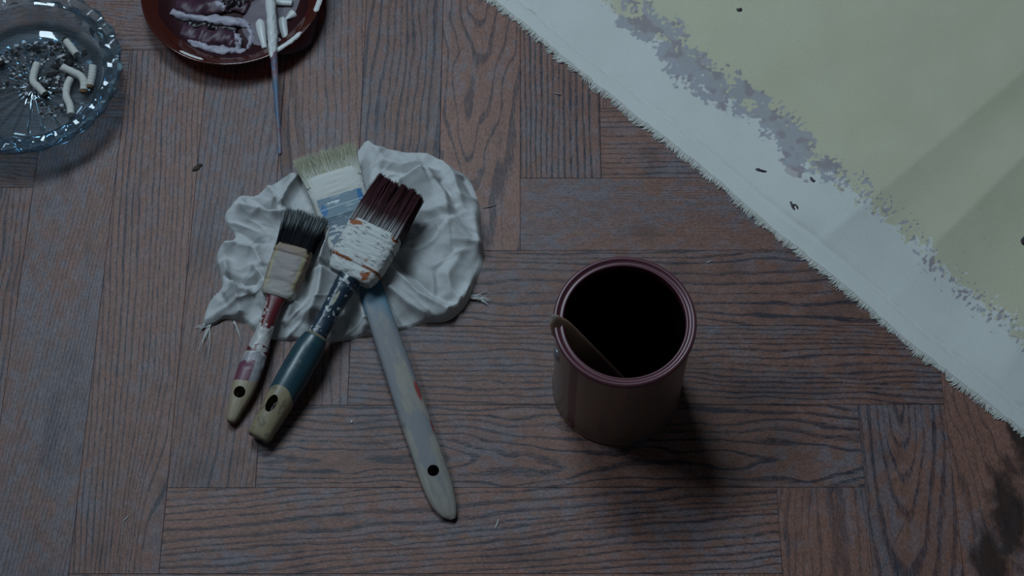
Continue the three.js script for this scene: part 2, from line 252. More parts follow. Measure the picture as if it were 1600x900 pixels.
// ------------------------------------------------------------------ the painted canvas sheet
{
  const O = [-13, -288], D = [0.7, 0.714], N = [0.714, -0.7], S0 = -130, S1 = 760, T1 = 430;
  const edge = [[-130, -406], [-13, -288], [2, -273], [61, -211], [112, -160], [165, -109], [216, -52], [266, -4], [313, 49], [348, 83], [405, 138], [560, 296]].map(([x, z]) => [(x - O[0]) * D[0] + (z - O[1]) * D[1], (x - O[0]) * N[0] + (z - O[1]) * N[1]]);
  const edgeT = (s) => { let i = 0; while (i < edge.length - 2 && s > edge[i + 1][0]) i++; const a = edge[i], b = edge[i + 1]; return lerp(a[1], b[1], clamp((s - a[0]) / (b[0] - a[0]))) + (vn(s / 7, 1, 3) - 0.5) * 1.6; };
  const height = (s, t) => {
    const f1 = 371 + t * 0.075, a = s - f1, b = s - (441 + (t - 100) * 0.01), c = s - (560 - t * 0.2);
    let h = a < 0 ? 11 * Math.pow(clamp((a + 260) / 260), 1.6) : 1.6 + 9.4 * Math.exp(-a / 46);
    h += b < 0 ? 4.6 * Math.pow(clamp((b + 40) / 40), 1.5) * sstep(45, 90, t) : 4.6 * Math.exp(-b / 32) * sstep(45, 90, t) - 1.4 * sstep(0, 60, b);
    h += 4 * sstep(-60, 0, c) * Math.exp(-Math.max(0, c) / 40);
    h += 3.2 * Math.exp(-(((s - 150 - (t - 100) * 0.9) / 60) ** 2)) * sstep(110, 260, t) + 2.2 * Math.exp(-(((s - 300 - t * 0.3) / 30) ** 2)) * sstep(140, 300, t);
    return 1.3 + Math.max(0, h) * sstep(2, 42, t) + (fbm(s / 40, t / 40, 8, 3) - 0.5) * 1.6 * sstep(0, 30, t) - 1.3 * Math.exp(-(((t - 17 - (vn(s / 50, 2, 5) - 0.5) * 3) / 2.2) ** 2)) - 0.5 * sstep(16, 2, t);
  };
  const ns = 420, nt = 200, pos = [], uv = [], idx = [];
  for (let j = 0; j <= nt; j++) for (let i = 0; i <= ns; i++) {
    const s = lerp(S0, S1, i / ns), e = edgeT(s), t = lerp(0, T1, Math.pow(j / nt, 1.35)), y = j === 0 ? 0.15 : height(s, t), q = t + e * Math.exp(-t / 120);
    pos.push(O[0] + D[0] * s + N[0] * q, y, O[1] + D[1] * s + N[1] * q); uv.push((s - S0) / (S1 - S0), t / T1);
  }
  for (let j = 0; j < nt; j++) for (let i = 0; i < ns; i++) { const a = j * (ns + 1) + i; idx.push(a, a + 1, a + ns + 1, a + 1, a + ns + 2, a + ns + 1); }
  const g = new THREE.BufferGeometry(); g.setAttribute('position', new THREE.Float32BufferAttribute(pos, 3)); g.setAttribute('uv', new THREE.Float32BufferAttribute(uv, 2)); g.setIndex(idx); g.computeVertexNormals();
  const T = tex(1840, 890, (u, v) => {
    const s = lerp(S0, S1, u), t = v * T1, weave = 0.96 + 0.08 * vn(s / 0.7, t / 0.7, 2);
    let c = [0.6, 0.605, 0.575];
    const ragged = (fbm(s / 12, t / 9, 4, 4) - 0.5) * 26 + (fbm(s / 2.4, t / 3.4, 6, 2) - 0.5) * (14 + 16 * sstep(300, 400, s)), d = t - 70 + ragged;
    const amp = 1.05 * sstep(40, 110, s) * (1 - 0.45 * sstep(330, 380, s)) * (0.85 + 0.3 * vn(s / 40, 3, 7));
    const y = sstep(-1.5, 2.5, d) * (0.82 + 0.18 * fbm(s / 30, t / 30, 12, 3));
    c = mix3(c, [0.51, 0.485, 0.335], y);
    const band = Math.exp(-(((t - 70 + (vn(s / 45, 8, 1) - 0.5) * 22) / (s < 330 ? 22 : 19)) ** 2)), fw = sstep(300, 400, s) * 0.3, blot = fbm(s / 15 + 7, t / 11, 15, 3) * (0.55 - fw) + fbm(s / 2.6, t / 3.4, 19, 3) * (0.45 + fw);
    const gr = sstep(0.5, 0.56, blot * (0.42 + band * amp * 0.82) + (s < 330 ? 0.05 : 0.015)) * sstep(0.12, 0.35, band * amp);
    c = mix3(c, mix3([0.33, 0.325, 0.36], [0.27, 0.23, 0.26], sstep(0.5, 0.7, fbm(s / 8, t / 8, 33, 2))), gr * 0.86);
    const sp = vn(s / 1.5, t / 1.5, 44); if (t > 64 && t < 170) c = mix3(c, [0.36, 0.36, 0.37], sstep(0.9 - 0.06 * Math.exp(-(t - 64) / 30), 0.97, sp) * 0.6);
    if (Math.hypot((s - 311) / 7, (t - 50) / 5) < 0.75 + 0.5 * vn(s / 3, t / 3, 3)) c = mix3(c, [0.34, 0.27, 0.29], 0.55);
    const dirt = 0.93 + 0.12 * fbm(s / 60, t / 60, 51, 3); return [c[0] * weave * dirt, c[1] * weave * dirt, c[2] * weave * dirt];
  });
  const sheet = thing('canvas_sheet', 'large raw canvas sheet with frayed edge, white border, yellow paint and grey blotches', 'canvas');
  part('cloth', g, new THREE.MeshStandardMaterial({ map: T, roughness: 0.95, side: THREE.DoubleSide }), sheet);
  const r = rng(5), list = [];
  for (let s = -110; s < 640;) {
    s += 0.15 + 0.55 * r(); const cl = sstep(0.25, 0.8, vn(s / 4.5, 0, 71)), len = 0.8 + 4.6 * (0.35 + 0.65 * r()) * (0.25 + 0.9 * cl), e = edgeT(s), lean = (vn(s / 11, 4, 72) - 0.62) * 7 + (r() - 0.5) * 3, y = 0.5 + r() * 1.3;
    const at = (ds, t, h) => [O[0] + D[0] * (s + ds) + N[0] * (e + t), h, O[1] + D[1] * (s + ds) + N[1] * (e + t)];
    const w = 0.28 + 0.3 * r();
    list.push(paintGeo(tube([at(0, 2.5, 1.0), at(lean * 0.3, -len * 0.5, y), at(lean * 0.9, -len, 0.35 + y * 0.4 * r())], (t) => w * (1 - 0.55 * t), { n: 4, na: 4 }), [0.5 + 0.06 * r(), 0.5 + 0.05 * r(), 0.49]));
  }
  tag(part('frayed_fringe', merged(list), std(1, 1, 1, 0.95, { vertexColors: true }), sheet), null, null, null, 'stuff');
  const chip = std(0.03, 0.018, 0.022, 0.6), surf = (x, z) => height((x - O[0]) * D[0] + (z - O[1]) * D[1], (x - O[0]) * N[0] + (z - O[1]) * N[1]);
  const flake = (x, z, parts, label, dark = chip) => solo('paint_chip', merged(parts.map(([dx, dz, l, w, a], i) => { const b = blob(0, 0, 0, l, 0.5, w, 3 + i, 0.5, 2); b.rotateY(a); b.translate(dx, 0, dz); return b; })), dark, label, 'paint chip', [x, surf(x, z) + 0.35, z]);
  flake(209, -271, [[0, 0, 2.3, 1.7, 0.3], [-2, -0.4, 1.2, 1, 0]], 'small dark paint chip alone on the yellow paint near the top edge');
  flake(215, -103, [[0, 0, 5, 1, -0.35], [-2.5, -1.4, 2, 0.8, -0.6]], 'thin dark sliver lying on the white border of the canvas');
  flake(239, -69, [[-1.6, 0, 1, 4, 0.35], [1.8, -0.8, 1.1, 4.4, 0.3], [0, 0, 2.2, 0.9, 0.3]], 'dark H-shaped paint fleck on the white border above the fringe');
  flake(256, -92, [[0, 0, 1.1, 2.8, 0.6], [1, 1.5, 1.2, 0.9, 0]], 'dark hooked paint fleck at the edge of the grey blotches');
  flake(429, -33, [[0, 0, 2.6, 4.2, -0.4]], 'black paint chip on the canvas at its right edge');
}

// ------------------------------------------------------------------ the rag
const weaveTex = tex(256, 256, (u, v) => { const a = Math.sin(u * 64 * Math.PI) * 0.5 + 0.5, b = Math.sin(v * 64 * Math.PI) * 0.5 + 0.5, k = 0.55 * Math.max(a, b) + 0.45 * vn(u * 90, v * 90, 4); return [k, k, k]; }, false);
const ragOutline = [[-122, -144], [-115, -137], [-104, -134], [-87, -131], [-73, -130], [-59, -122], [-47, -112], [-37, -106], [-30, -91], [-26, -74], [-25, -56], [-23, -32], [-25, -20], [-31, -3], [-35, 9], [-41, 19], [-53, 29], [-71, 31], [-92, 37], [-107, 41], [-122, 42], [-136, 45], [-153, 46], [-165, 43], [-176, 44], [-196, 43], [-211, 36], [-219, 28], [-227, 25], [-238, 24], [-247, 29], [-254, 30], [-254, 23], [-250, 8], [-241, -3], [-243, -15], [-247, -29], [-243, -43], [-232, -52], [-240, -64], [-242, -74], [-238, -81], [-230, -91], [-217, -91], [-209, -97], [-196, -106], [-188, -110], [-180, -109], [-169, -111], [-147, -115], [-135, -121], [-132, -131]];
const ragFolds = [                                                          // [points, amplitude mm, half width on the left, on the right of the direction of travel]
  [[[-95, -89], [-83, -96], [-72, -101]], 9, 2.5, 12], [[[-70, -104], [-66, -95], [-54, -79], [-52, -57]], 9, 6, 14], [[[-62, -96], [-52, -84], [-47, -68]], -6, 3.5, 3.5], [[[-53, -56], [-38, -42], [-22, -32]], 6.5, 8, 9], [[[-53, -56], [-72, -44], [-95, -28]], 4, 10, 5],
  [[[-110, -24], [-97, -9], [-75, 12], [-50, 25]], 6, 3, 5], [[[-100, -28], [-86, -10], [-66, 8], [-44, 18]], -4.5, 4, 3], [[[-104, 4], [-84, 20], [-66, 30]], 4, 4, 2.5], [[[-54, 27], [-40, 12], [-32, 0]], 5.5, 4, 4],
  [[[-42, -104], [-35, -94], [-30, -82]], -7, 3, 3], [[[-60, -123], [-48, -100], [-40, -72]], 5, 5, 4], [[[-119, -138], [-108, -119], [-92, -112], [-74, -118]], 5, 8, 7], [[[-112, -112], [-92, -104], [-66, -112]], -4.5, 5, 5],
  [[[-30, -70], [-28, -48], [-26, -34]], 3.5, 5, 6], [[[-46, -30], [-62, -10], [-60, 12]], -3, 6, 6], [[[-40, -30], [-52, -6], [-50, 14]], 3, 5, 8],
  [[[-226, -88], [-210, -78], [-195, -67]], -9, 2.5, 3], [[[-232, -78], [-206, -66], [-183, -63]], 8, 4, 5], [[[-192, -70], [-186, -87], [-178, -104]], 8, 5, 2.5], [[[-207, -97], [-199, -86], [-197, -74]], 5, 4, 3],
  [[[-237, -53], [-220, -46], [-202, -39]], -10, 3.5, 3.5], [[[-240, -40], [-228, -38], [-212, -30]], 6, 6, 4], [[[-237, -27], [-235, -10], [-226, 2]], 5.5, 2.5, 5], [[[-238, -12], [-222, -5], [-206, -4]], -6, 2, 3.5], [[[-238, 8], [-228, 2], [-212, 6]], 5, 4, 7], [[[-229, -3], [-225, 12], [-222, 25]], 4, 2.5, 5],
  [[[-215, -18], [-206, -8], [-196, 12]], 5, 3, 4], [[[-214, 4], [-206, 20], [-196, 36]], -4.5, 3.5, 3], [[[-155, -16], [-158, 11], [-167, 34]], 10, 6, 8], [[[-148, -50], [-155, -28], [-158, -14]], 9, 4, 2.5], [[[-148, -22], [-140, 0], [-138, 30]], -5, 4, 6],
  [[[-176, 14], [-188, 34]], 4, 4, 6], [[[-128, 8], [-122, 26], [-118, 40]], 4, 2.5, 4], [[[-190, -36], [-176, -24], [-168, -4], [-172, 20]], -5, 9, 7], [[[-205, -45], [-212, -30], [-204, -14]], 4, 3, 4],
];
const ragPts = curve(ragOutline.map(([x, z]) => [x, 0, z]), true).getSpacedPoints(440).slice(0, 440).map((p) => [p.x, p.z]);
function ragEdge(x, z) { let b = 1e9; for (let i = 0; i < ragPts.length; i += 2) { const p = ragPts[i], d = (p[0] - x) ** 2 + (p[1] - z) ** 2; if (d < b) b = d; } return Math.sqrt(b); }
function ragHeight(x, z, d) {
  let h = 4.2 + 8.5 * sstep(0, 34, d) + (fbm(x / 30, z / 30, 61, 2) - 0.5) * 8;
  const ang = Math.atan2(z + 40, x + 140), ed = 1 - Math.abs(vn(ang * 7 + d * 0.02, d / 40, 91) * 2 - 1), ed2 = 1 - Math.abs(vn(ang * 13 - d * 0.03, d / 25, 92) * 2 - 1); h += ((ed ** 3 - 0.3) * 4.5 + (ed2 ** 3 - 0.3) * 1.2) * Math.exp(-d / 22);
  for (const [pts, amp, l, r] of ragFolds) { const [q, side, t] = polyDist(x, z, pts); const w = side > 0 ? r : l; if (q < w * 4) { const end = sstep(0, 0.12, t) * sstep(1, 0.85, t); h += 1.5 * amp * (0.3 + 0.7 * end) * Math.exp(-Math.sqrt((q / w) ** 2 + 0.02) + 0.14); } }
  const wx = x + (vn(x / 18, z / 18, 4) - 0.5) * 16, wz = z + (vn(x / 18, z / 18, 9) - 0.5) * 16, rid = 1 - Math.abs(vn(wx / 26, wz / 44, 66) * 2 - 1), rid2 = 1 - Math.abs(vn((wx + wz) / 52 + 3, (wx - wz) / 22, 67) * 2 - 1);
  h += (1 - Math.abs(vn((x * 0.8 - z * 0.6) / 31 + 7, (x * 0.6 + z * 0.8) / 19, 69) * 2 - 1)) ** 16 * 1.9 * sstep(0.35, 0.6, vn(x / 30, z / 30, 70)) + (rid ** 5 - 0.25) * 1.2 + (rid2 ** 5 - 0.25) * 1.4 + (vn(x / 4, z / 4, 68) - 0.5) * 0.35;
  const k = clamp(d / (2.5 + 5.5 * vn(x / 12, z / 12, 95))); return 0.5 + Math.max(1, h) * Math.sqrt(1 - (1 - k) ** 2);
}
const rag = thing('cotton_rag', 'crumpled white cotton rag spread under the three paintbrushes', 'rag', [-140, 0, -40]);
{
  const NR = 96, n = ragPts.length, C = [-140, -40], pos = [], uv = [], idx = [];
  for (let j = 0; j < NR; j++) for (let i = 0; i < n; i++) {
    const k = 1 - Math.pow(j / NR, 0.9), p = ragPts[i], x = lerp(C[0], p[0], k), z = lerp(C[1], p[1], k), d = j ? ragEdge(x, z) : 0;
    pos.push(x - C[0], j ? ragHeight(x, z, Math.max(d - 0.3, 0)) : 0.2, z - C[1]); uv.push(x / 24, z / 24);
  }
  pos.push(0, ragHeight(C[0], C[1], 50), 0); uv.push(0, 0);
  for (let j = 0; j < NR; j++) for (let i = 0; i < n; i++) { const a = j * n + i, b = j * n + (i + 1) % n; if (j < NR - 1) idx.push(a, a + n, b, b, a + n, b + n); else idx.push(a, NR * n, b); }
  const g = new THREE.BufferGeometry(); g.setAttribute('position', new THREE.Float32BufferAttribute(pos, 3)); g.setAttribute('uv', new THREE.Float32BufferAttribute(uv, 2)); g.setIndex(idx); g.computeVertexNormals();
  const nm = g.attributes.normal; if (nm.getY(nm.count - 1) < 0) { g.setIndex(idx.map((_, q) => idx[q - (q % 3) + [0, 2, 1][q % 3]])); g.computeVertexNormals(); }
  part('cloth', g, std(0.5, 0.505, 0.505, 0.95, { bumpMap: weaveTex, bumpScale: 0.00025 }), rag);
  const r = rng(31), list = [], wisp = (x, z, ang, n, len, spread) => { for (let i = 0; i < n; i++) { const a = ang + (r() - 0.5) * spread, l = len * (0.5 + 0.7 * r()), b = (r() - 0.5) * 6; list.push(tube([[x + (r() - 0.5) * 3 - C[0], 1.5, z + (r() - 0.5) * 3 - C[1]], [x + Math.cos(a) * l * 0.5 - C[0] + b * 0.4, 1.6 + r() * 2, z + Math.sin(a) * l * 0.5 - C[1] - b * 0.3], [x + Math.cos(a) * l - C[0], 0.5 + r(), z + Math.sin(a) * l - C[1] + b * 0.5]], (t) => 0.3 * (1.2 - 0.7 * t), { n: 6, na: 4 })); } };
  wisp(-36, 8, 0.05, 26, 15, 0.7); wisp(-26, 9, 0.5, 8, 10, 0.8); wisp(-252, 29, 2.6, 14, 8, 1.0); wisp(-248, 28, 1.7, 6, 26, 0.5); wisp(-228, 26, 1.1, 3, 20, 0.6);
  tag(part('loose_threads', merged(list), std(0.6, 0.61, 0.6, 0.9), rag), null, null, null, 'stuff');
}

// ------------------------------------------------------------------ paintbrushes
function brushBase(name, label, tail, tip, roll = 0) {
  const a = V3(...tail), b = V3(...tip), X = b.clone().sub(a).normalize(), Z = V3().crossVectors(X, V3(0, 1, 0)).normalize(), Y = V3().crossVectors(Z, X);
  const o = thing(name, label, 'paintbrush', tail); o.setRotationFromMatrix(new THREE.Matrix4().makeBasis(X, Y, Z)); o.rotateX(roll); return o;
}
function hairs(n, s0, s1, root, tip, color, seed, { rad = 0.32, wave = 0.6, clump = 0, len = 0.1, segs = 3 } = {}) {
  const r = rng(seed), list = [];
  for (let i = 0; i < n; i++) {
    const u = r() * 2 - 1, v = r() * 2 - 1; let cu = u;
    if (clump) { const c = (Math.floor((u * 0.5 + 0.5) * clump) + 0.5) / clump * 2 - 1; cu = lerp(u, c, 0.3) + (hash(Math.floor((u * 0.5 + 0.5) * clump), 1, seed) - 0.5) * 0.1; }
    const e = s1 + (s1 - s0) * len * ((r() - 0.75) * 1.2 + (clump ? (hash(Math.floor((u * 0.5 + 0.5) * clump), 2, seed) - 0.5) * 1.3 : 0));
    const j = [(r() - 0.5) * wave * 2, (r() - 0.5) * wave * 2], P = [];
    for (let q = 0; q <= segs; q++) { const t = q / segs, m = t * t; P.push([lerp(s0, e, t), lerp(v * root[1], v * tip[1] * (1 - 0.25 * Math.abs(u)), t) + j[0] * m + (tip[2] ?? 0) * t, lerp(u * root[0], cu * tip[0], t) + j[1] * m]); }
    const c = new THREE.CatmullRomCurve3(P.map((p) => V3(...p))), g = tube(c, (t) => rad * (1 - 0.5 * t), { n: segs, na: 3 }), pos = g.attributes.position, col = new Float32Array(pos.count * 3), tone = 0.7 + 0.6 * r();
    for (let q = 0; q < pos.count; q++) { const cc = color((pos.getX(q) - s0) / (s1 - s0), u, r, i); col.set([cc[0] * tone, cc[1] * tone, cc[2] * tone], q * 3); }
    g.setAttribute('color', new THREE.BufferAttribute(col, 3)); list.push(g);
  }
  return merged(list);
}
const hairMat = phys(1, 1, 1, 0.85, { specularIntensity: 0.3, side: THREE.DoubleSide, vertexColors: true });
function core(st, color, seed) { const g = loft(st, { na: 40, nl: 16 }), p = g.attributes.position, c = new Float32Array(p.count * 3), s0 = st[0].s, s1 = st[st.length - 1].s; for (let i = 0; i < p.count; i++) { const q = color((p.getX(i) - s0) / (s1 - s0), p.getZ(i), seed); c.set([q[0] * 0.75, q[1] * 0.75, q[2] * 0.75], i * 3); } g.setAttribute('color', new THREE.BufferAttribute(c, 3)); return g; }

// A: long flat brush with cream bristles and a bare, worn handle (lowest of the three)
{
  const A = brushBase('flat_paintbrush', 'flat paintbrush with cream bristles, blue printed band and long worn grey handle', [-52, 3.3, 200.5], [-156, 25, -116]);
  const HL = 262, T = tex(1024, 128, (u, v) => {
    const s = u * HL, z = Math.cos(v * 2 * Math.PI) * 11, n = fbm(s / 26, z / 7 + 3, 201, 4), f = fbm(s / 5, z / 1.2, 205, 3);
    let c = mix3([0.27, 0.24, 0.2], [0.19, 0.17, 0.15], f);
    c = mix3(c, [0.145, 0.15, 0.17], sstep(0.46, 0.6, n + 0.16 * sstep(95, 150, s) - 0.28 * sstep(52, 20, s)) * 0.85);
    c = mix3(c, [0.13, 0.125, 0.13], sstep(0.6, 0.75, fbm(s / 18, z / 1.4, 211, 2)) * 0.55 * sstep(60, 30, s));
    c = mix3(c, [0.07, 0.20, 0.30], sstep(155, 215, s + (n - 0.5) * 40) * 0.85);
    c = mix3(c, [0.22, 0.035, 0.03], Math.max(sstep(1, 0.6, Math.hypot((s - 108) / 11, (z - 8) / 2.6)), sstep(1, 0.6, Math.hypot((s - 76) / 8, (z - 10) / 1.4)) * 0.8));
    c = mix3(c, [0.1, 0.1, 0.11], sstep(1, 0.6, Math.hypot((s - 84) / 3.2, (z + 8.5) / 2.2)) * 0.7);
    return c;
  });
  const hm = new THREE.MeshPhysicalMaterial({ map: T, roughness: 0.55, bumpMap: T, bumpScale: 0.0003, side: THREE.DoubleSide });
  const body = loft([{ s: 0, w: 2.4, t: 1.2, e: 2.4, z: 3 }, { s: 4, w: 6, t: 2.6, e: 2.6, z: 1.6 }, { s: 14, w: 9.6, t: 3.4, e: 2.9, z: 0.4 }, { s: 34, w: 11.8, t: 3.9, e: 3 }, { s: 80, w: 12, t: 4, e: 3 }, { s: 140, w: 11.2, t: 4, e: 3 }, { s: 210, w: 10, t: 4.2, e: 3 }, { s: 240, w: 11, t: 5, e: 3 }, { s: HL, w: 15, t: 6, e: 3.4 }], { na: 56, nl: 90 });
  const hole = new THREE.CylinderGeometry(4.6, 4.6, 30, 36); hole.translate(41, 0, 0.5);
  const h = cut(body, hole, hm, std(0.07, 0.045, 0.03, 0.8)); part('handle', h.geometry, h.material, A);
  const FT = tex(512, 512, (u, v) => {
    const s = 248 + u * 44, z = sq(v, 4.5) * 23, n = fbm(s / 7, z / 7, 221, 4);
    let c = mix3([0.075, 0.12, 0.165], [0.12, 0.16, 0.195], n);
    c = mix3(c, [0.5, 0.51, 0.49], sstep(0.62, 0.7, fbm(s / 2, z / 6, 225, 3)) * 0.8);
    if (s > 272) { c = mix3(c, [0.15, 0.24, 0.29], 0.6); if (s > 276.5 && Math.abs(z - 18.5 + (s - 283) * 0.25) < (s > 284 ? 4.2 - (s - 284) * 0.42 : 4.5) && v < 0.5) c = [0.02, 0.13, 0.31]; if (Math.abs(s - 281) / 5.4 + Math.abs(z + 16) / 4 < 1 && v < 0.5) c = [0.02, 0.13, 0.31]; if (Math.abs(s - 282 - (z + 5) * 0.03) < 0.5) c = mix3(c, [0.42, 0.47, 0.5], 0.7); if (Math.abs(s - 285.5) < 1.2 && z > -12 && z < 3) c = mix3(c, [0.7, 0.72, 0.72], sstep(0.4, 0.6, vn(z / 1.2, s, 5))); }
    if (Math.abs(s - 271.5) < 0.5) c = [0.05, 0.07, 0.09];
    c = mix3(c, [0.52, 0.51, 0.46], sstep(18.5, 20.5, Math.abs(z) + (n - 0.5) * 4) * 0.9);
    return c;
  });
  part('ferrule', loft([{ s: 246, w: 21.4, t: 7.2, e: 4.5 }, { s: 248, w: 22, t: 7.8, e: 4.5 }, { s: 262, w: 22.2, t: 7.8, e: 4.5 }, { s: 271, w: 22.4, t: 7.9, e: 4.5 }, { s: 271.8, w: 22.2, t: 7.5, e: 4.5 }, { s: 272.6, w: 22.8, t: 8.2, e: 4.5 }, { s: 290, w: 23, t: 8.2, e: 4.5 }, { s: 292, w: 22.8, t: 7.6, e: 4.5 }], { na: 72, nl: 60 }), new THREE.MeshPhysicalMaterial({ map: FT, roughness: 0.5, metalness: 0.0, specularIntensity: 0.6, side: THREE.DoubleSide }), A, 'blue-grey ferrule with a blue printed band');
  const cream = (t) => mix3([0.52, 0.52, 0.46], [0.40, 0.385, 0.28], sstep(0.3, 0.7, t));
  part('caked_bristles', loft([{ s: 289, w: 22.6, t: 7.6, e: 4 }, { s: 296, w: 23.6, t: 8.4, e: 3.8 }, { s: 310, w: 24.4, t: 8, e: 3.4 }, { s: 314.5, w: 24.2, t: 6.6, e: 3.2 }], { na: 80, nl: 40, disp: (s, a, w) => (fbm(s / 2.5, Math.cos(a) * w / 2, 361, 3) - 0.5) * 1.2 }), std(0.56, 0.56, 0.52, 0.9), A, 'bristle roots caked with white paint');
  part('bristles', merged([core([{ s: 300, w: 23.5, t: 7.4, e: 3.6 }, { s: 314, w: 24.2, t: 6.6, e: 3.2 }, { s: 324, w: 24, t: 3.5, e: 3 }], cream), hairs(1700, 305, 336, [23.6, 7.2], [26, 6], cream, 41, { rad: 0.3, wave: 2.4, len: 0.22 })]), hairMat, A);
}

// B: thick brush, maroon bristles, paint-caked ferrule, teal grip (on top)
{
  const B = brushBase('paintbrush', 'thick paintbrush with maroon bristles, white caked ferrule and dark teal grip', [-203, 8.8, 132.5], [-89, 44, -75]);
  const HL = 160, T = tex(1024, 256, (u, v) => {
    const s = u * HL, a = v * 2 * Math.PI, z = Math.cos(a) * 12, n = fbm(s / 9, a * 2, 301, 4), f = fbm(s / 2, a * 5, 305, 3), edge = 44 + 4 * Math.cos((v - 0.25) * 2 * Math.PI * 2) - 3;
    let c = mix3([0.010, 0.036, 0.050], [0.018, 0.058, 0.075], n);
    c = mix3(c, [0.13, 0.15, 0.14], sstep(0.6, 0.72, f) * 0.5 * sstep(50, 60, s) * sstep(98, 80, s) * sstep(3, 1.5, Math.abs(z - 1)));
    if (s > 95) { c = mix3([0.010, 0.020, 0.038], [0.022, 0.045, 0.07], n); c = mix3(c, [0.42, 0.44, 0.43], sstep(0.66, 0.71, fbm(s / 3.2, a * 2.6, 311, 3)) * 0.9); if (Math.hypot((s - 128) / 7, (z - 1) / 1.6) < 1) c = [0.33, 0.29, 0.2]; }
    if (Math.abs(s - 94.5) < 1.1) c = [0.16, 0.14, 0.09];
    if (s < edge + (n - 0.5) * 2) c = mix3(mix3([0.30, 0.245, 0.145], [0.19, 0.155, 0.1], fbm(s / 14, a * 6, 315, 3)), [0.06, 0.05, 0.045], sstep(0.62, 0.75, fbm(s / 5, a * 3, 317, 3)) * 0.5 + 0.5 * sstep(5, 0, s));
    return c;
  });
  const hm = new THREE.MeshPhysicalMaterial({ map: T, roughness: 0.36, clearcoat: 0.35, clearcoatRoughness: 0.25, bumpMap: T, bumpScale: 0.0002, side: THREE.DoubleSide });
  const body = loft([{ s: 0, w: 8.2, t: 5.6, e: 2.8 }, { s: 2, w: 9.4, t: 7, e: 2.8 }, { s: 10, w: 10, t: 8.4, e: 2.6 }, { s: 34, w: 11.6, t: 10.4, e: 2.3 }, { s: 58, w: 12.6, t: 11.6, e: 2.1 }, { s: 80, w: 12.3, t: 11.4, e: 2 }, { s: 91, w: 10.6, t: 10 }, { s: 94, w: 9.6, t: 9 }, { s: 95.6, w: 8.4, t: 8 }, { s: 108, w: 7.6, t: 7.2 }, { s: 120, w: 8, t: 7.6 }, { s: 140, w: 9.2, t: 8.6 }, { s: 152, w: 10, t: 9 }, { s: HL, w: 12, t: 8, e: 2.6 }], { na: 64, nl: 120, disp: (s, a) => s > 97 && s < 150 ? 0.35 * Math.sin(s * 2.2) * sstep(112, 100, s) + (vn(s / 3, a * 2, 5) - 0.5) * 0.6 : 0 });
  const hole = merged([new THREE.CylinderGeometry(4.3, 4.3, 40, 32).translate(0, 0, -1)]); hole.scale(1.7, 1, 1); hole.translate(29, 0, -0.8);
  const h = cut(body, mergeVertices(hole), hm, std(0.035, 0.024, 0.016, 0.8)); part('handle', h.geometry, h.material, B);
  const FT = tex(512, 512, (u, v) => {
    const s = 148 + u * 48, z = sq(v, 4.2) * 23, n = fbm(s / 5, z / 8, 331, 4), f = fbm(s / 1.6, z / 3.4, 335, 3);
    let c = mix3([0.56, 0.565, 0.54], [0.44, 0.45, 0.44], f);
    c = mix3(c, [0.1, 0.105, 0.11], sstep(0.66, 0.72, fbm(s / 1.3 + 4, z / 5, 341, 3)) * 0.75);
    c = mix3(c, [0.24, 0.13, 0.075], sstep(0.5, 0.6, n) * sstep(5, 2, Math.abs(s - 162 - (z + 6) * 0.1)) * sstep(19, 12, Math.abs(z + 2)) * 0.9);
    c = mix3(c, [0.25, 0.065, 0.02], sstep(0.42, 0.55, n + 0.1) * sstep(1.6, 0.7, Math.abs(s - 160.2)) * 0.9);
    for (const [cs, cz, rs, rz] of [[191, -15, 3.5, 5], [193, 20, 4, 3], [154, 17, 4, 4.5], [160, -20, 3, 3]]) c = mix3(c, [0.27, 0.075, 0.02], sstep(1.1, 0.5, Math.hypot((s - cs) / rs, (z - cz) / rz) + (fbm(s / 2.4, z / 2.4, 345, 3) - 0.5) * 2.2));
    return c;
  });
  part('ferrule', loft([{ s: 149, w: 17.5, t: 8, e: 3 }, { s: 151, w: 19.5, t: 9.6, e: 3.2 }, { s: 157, w: 21.4, t: 10.4, e: 3.6 }, { s: 160, w: 21.8, t: 10.2, e: 4 }, { s: 161.5, w: 22.6, t: 11.3, e: 4.2 }, { s: 176, w: 23, t: 11.6, e: 4.2 }, { s: 184, w: 23, t: 11.4, e: 4.2 }, { s: 186, w: 22.7, t: 11, e: 4.2 }, { s: 188, w: 23.2, t: 11.6, e: 4.2 }, { s: 194, w: 22.8, t: 11.2, e: 4 }, { s: 196, w: 22, t: 10.2, e: 4 }], { na: 120, nl: 90, disp: (s, a, w) => (fbm(s / 2.6, Math.cos(a) * w / 5, 351, 4) - 0.5) * 1.5 }), new THREE.MeshPhysicalMaterial({ map: FT, roughness: 0.7, side: THREE.DoubleSide }), B, 'ferrule caked in white paint with rust');
  const mar = (t, u, r) => { const root = sstep(0.34, 0.08, t - 0.12 * hash(Math.floor(u * 40), 2, 9)); return mix3([0.062, 0.021, 0.026], [0.34, 0.34, 0.34], root * (hash(Math.floor(u * 90), 5, 3) > 0.35 ? 0.9 : 0.25)); };
  part('bristles', merged([core([{ s: 192, w: 21.5, t: 9.5, e: 3.6 }, { s: 212, w: 20.5, t: 9.4, e: 3 }, { s: 227, w: 19, t: 6, e: 3 }], (t) => mix3([0.2, 0.18, 0.18], [0.03, 0.011, 0.014], sstep(0.1, 0.4, t))), hairs(1900, 192, 237, [22, 10.4], [21.5, 9], mar, 43, { rad: 0.42, wave: 1.1, clump: 6, len: 0.08, segs: 5 })]), hairMat, B);
}

